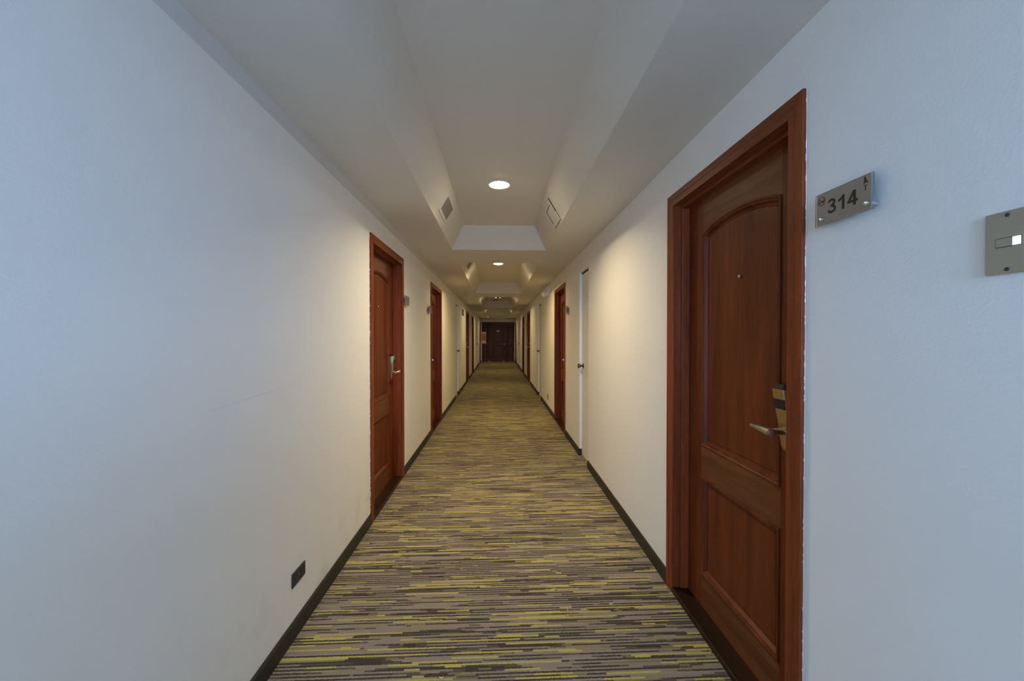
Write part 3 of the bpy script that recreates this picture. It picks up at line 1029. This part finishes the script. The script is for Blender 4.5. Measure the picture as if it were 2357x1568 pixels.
# ------------------------------------------------------------------ ceiling lamps
ZU = HC + TRAY_RISE
names = ['round recessed downlight in the nearest ceiling tray', 'round recessed downlight in the second ceiling tray',
         'recessed downlight in the third ceiling tray', 'recessed downlight in the fourth ceiling tray', 'recessed downlight in the fifth ceiling tray']
for i, (x, y) in enumerate(LAMPS):
    t = thing('downlight', (x, y, ZU), names[i], 'downlight', 'recessed downlights along the corridor')
    mb = MB()
    n = 40
    prof = [(0.097, 0.0), (0.096, -0.004), (0.088, -0.006), (0.080, -0.004), (0.077, 0.0)]
    mb.loft([[(r * math.cos(2 * math.pi * k / n), r * math.sin(2 * math.pi * k / n), z) for k in range(n)] for r, z in prof], False, False)
    put('trim_ring', mb.mesh('trim_ring', 'vent_paint', smooth=True), t)
    mb = MB()
    prof = [(0.072, 0.0), (0.072, -0.004), (0.064, -0.009), (0.048, -0.0125), (0.025, -0.0145), (0.006, -0.015)]
    mb.loft([[(r * math.cos(2 * math.pi * k / n), r * math.sin(2 * math.pi * k / n), z) for k in range(n)] for r, z in prof], True, True)
    me = mb.mesh('lens', 'lens', smooth=True)
    put('lens', me, t)
    la = bpy.data.lights.new('downlight_beam', 'AREA')
    la.shape = 'DISK'
    la.size = 0.15
    la.energy = (LAMP1_W, 23.0, LAMP_W, LAMP_W, LAMP_W * 0.75)[i]
    la.color = LAMP_COL if i else LAMP1_COL
    la.spread = D2R(146 if i else 137)
    lo_ = bpy.data.objects.new('downlight_beam', la)
    COL.objects.link(lo_)
    lo_.parent = t
    lo_.location = (0, 0, -0.018)

# ------------------------------------------------------------------ vents on the tray slopes
SL = math.hypot(TRAY_RUN, TRAY_RISE)
def slopef(side):
    """(v along corridor, n out of the slope, s up the slope in metres)"""
    if side < 0:
        base, up, nrm = Vector((TX0, 0, HC)), Vector((TRAY_RUN, 0, TRAY_RISE)).normalized(), Vector((TRAY_RISE, 0, -TRAY_RUN)).normalized()
    else:
        base, up, nrm = Vector((TX1, 0, HC)), Vector((-TRAY_RUN, 0, TRAY_RISE)).normalized(), Vector((-TRAY_RISE, 0, -TRAY_RUN)).normalized()
    return base, lambda p: tuple(up * p[2] + nrm * p[1] + Vector((0, p[0], 0)))
def air_vent(ya, yb, label):
    base, f = slopef(-1)
    s0, s1 = 0.31 * SL, 0.74 * SL
    root = thing('air_vent', (base.x, (ya + yb) / 2, base.z), label, 'air vent', 'air vents on the left tray slopes')
    h = (yb - ya) / 2
    mb = MB(f)
    m_ = 0.022
    mb.box((-h - m_, 0, s0 - m_), (h + m_, 0.006, s0)); mb.box((-h - m_, 0, s1), (h + m_, 0.006, s1 + m_))
    mb.box((-h - m_, 0, s0), (-h, 0.006, s1)); mb.box((h, 0, s0), (h + m_, 0.006, s1))
    put('frame', mb.mesh('frame', 'vent_paint'), root)
    put('backing', MB(f).box((-h, 0.0002, s0), (h, 0.001, s1)).mesh('backing', 'void'), root)
    nb = 14
    me = None
    for k in range(nb):
        u = -h + (k + .5) * 2 * h / nb
        if me is None:
            mb = MB(f)
            mb.loft([[(-.008, .0012, z), (.004, .006, z), (.0075, .006, z), (-.0045, .0012, z)] for z in (s0, s1)])
            me = mb.mesh('slat', 'grille')
        put('slat', me, root, (0, u, 0))
    mb = MB(f); mb.box((-0.004, 0.001, s0), (0.004, 0.0068, s1))
    put('centre_bar', mb.mesh('centre_bar', 'grille'), root)
    mb = MB(f); mb.box((-h, 0.001, s0 + .055), (h, 0.0065, s0 + .059))
    put('cross_bar', mb.mesh('cross_bar', 'grille'), root)
    return root
air_vent(3.325, 3.67, 'grey louvred air vent on the left slope of the nearest ceiling tray')
air_vent(6.03, 6.36, 'dark louvred air vent on the left slope of the second ceiling tray')
air_vent(12.1, 12.45, 'small dark air vent on the left slope of the third ceiling tray')

base, f = slopef(1)
hat = thing('access_hatch', (base.x, 3.556, base.z), 'flush rectangular access panel with dark gaps on the right slope of the nearest tray', 'access panel')
def hb(a, b, c, d, n0, n1, mb): mb.box((a - 3.556, n0, c * SL), (b - 3.556, n1, d * SL))
mb = MB(f)
hb(3.41, 3.463, .085, .815, 0, .005, mb); hb(3.463, 3.685, .675, .815, 0, .005, mb); hb(3.463, 3.71, .085, .228, 0, .005, mb); hb(3.685, 3.71, .228, .815, 0, .005, mb)
put('frame', mb.mesh('frame', 'ceiling'), hat)
mb = MB(f); hb(3.467, 3.675, .235, .668, 0, .004, mb)
put('panel', mb.mesh('panel', 'ceiling'), hat)
mb = MB(f)
g = .0012
for (a, b, c, d) in ((3.400, 3.408, .14, .33), (3.400, 3.408, .36, .82), (3.463, 3.684, .662, .680), (3.674, 3.684, .228, .68), (3.40, 3.712, .066, .080)):
    hb(a, b, c, d, .0001, .0056 if c > .2 else g, mb)
put('shadow_gap', mb.mesh('shadow_gap', 'void'), hat)

base, f = slopef(-1)
cap = thing('round_cap', (base.x, 1.485, base.z), 'small round painted cap on the left slope of the nearest tray', 'cap')
mb = MB(f)
mb.lathe([(0.0, 0), (0.0145, 0), (0.0145, .0015), (0.0115, .002), (0.0, .002)], (0, 0, .43 * SL), (0, 1, 0), 20)
put('disc', mb.mesh('disc', 'ceiling', smooth=True), cap)

# slot diffuser in the third tray
sd = thing('slot_vent', (-0.10, 13.42, ZU), 'thin dark slot vent on the flat top of the third ceiling tray', 'air vent')
put('slot', MB().box((-0.115, -0.06, -0.012), (0.115, 0.06, 0)).mesh('slot', 'void'), sd)
put('clip', MB().box((-0.105, -0.065, -0.016), (-0.075, -0.058, -0.001)).mesh('clip', 'vent_paint'), sd)

# twin indicator fitting on the strip between the second and third trays
tw = thing('ceiling_detector', (0.0, 9.5, HC), 'small ceiling fitting with one white and one amber light, beyond the second tray', 'detector')
mb = MB(); mb.lathe([(0.0, 0), (0.045, 0), (0.045, -.012), (0.030, -.020), (0.0, -.020)], (0.006, 0, 0), (0, 0, 1), 20)
put('base', mb.mesh('base', 'white_plastic', smooth=True), tw)
put('stem', MB().tube([(0.006, 0, -.018), (0.006, 0, -.050)], [.014, .014], 10).mesh('stem', 'vent_paint'), tw)
put('bar', MB().box((-0.06, -.012, -.056), (0.06, .012, -.046)).mesh('bar', 'dark_plate', .002), tw)
for x, mt, lab in ((-.046, 'led_white', 'white light'), (.050, 'led_amber', 'amber light')):
    mb = MB(); mb.lathe([(0.0, 0), (.013, 0), (.014, -.006), (.010, -.013), (0, -.015)], (x, 0, -.056), (0, 0, 1), 14)
    h_ = put('lamp_head', mb.mesh('lamp_head', mt, smooth=True), tw)
    h_['label'] = lab

# ------------------------------------------------------------------ scraps on the carpet
mb = MB()
mb.tube([(0.010 * math.cos(D2R(a)), 0.010 * math.sin(D2R(a)), .003) for a in range(200, 331, 13)],
        [.0006 + .0009 * math.sin(math.pi * k / 10) for k in range(11)], 8)
o = put('paper_scrap', mb.mesh('paper_scrap', 'paper'), loc=(-0.2355, 1.665, 0))
tag(o, 'curled white scrap on the carpet at the bottom of the view', 'scrap')
for x, y, lab in ((0.363, 2.045, 'tiny white fleck on the carpet, further of two'), (0.355, 2.005, 'tiny white fleck on the carpet, nearer of two')):
    mb = MB(); mb.loft([[(-.002, 0, .001), (0, .001, .001), (.002, 0, .001)], [(-.001, .006, .003), (0, .007, .004), (.0015, .006, .003)]])
    o = put('lint_fleck', mb.mesh('lint_fleck', 'paper'), loc=(x, y, 0))
    tag(o, lab, 'scrap', 'white flecks on the carpet')
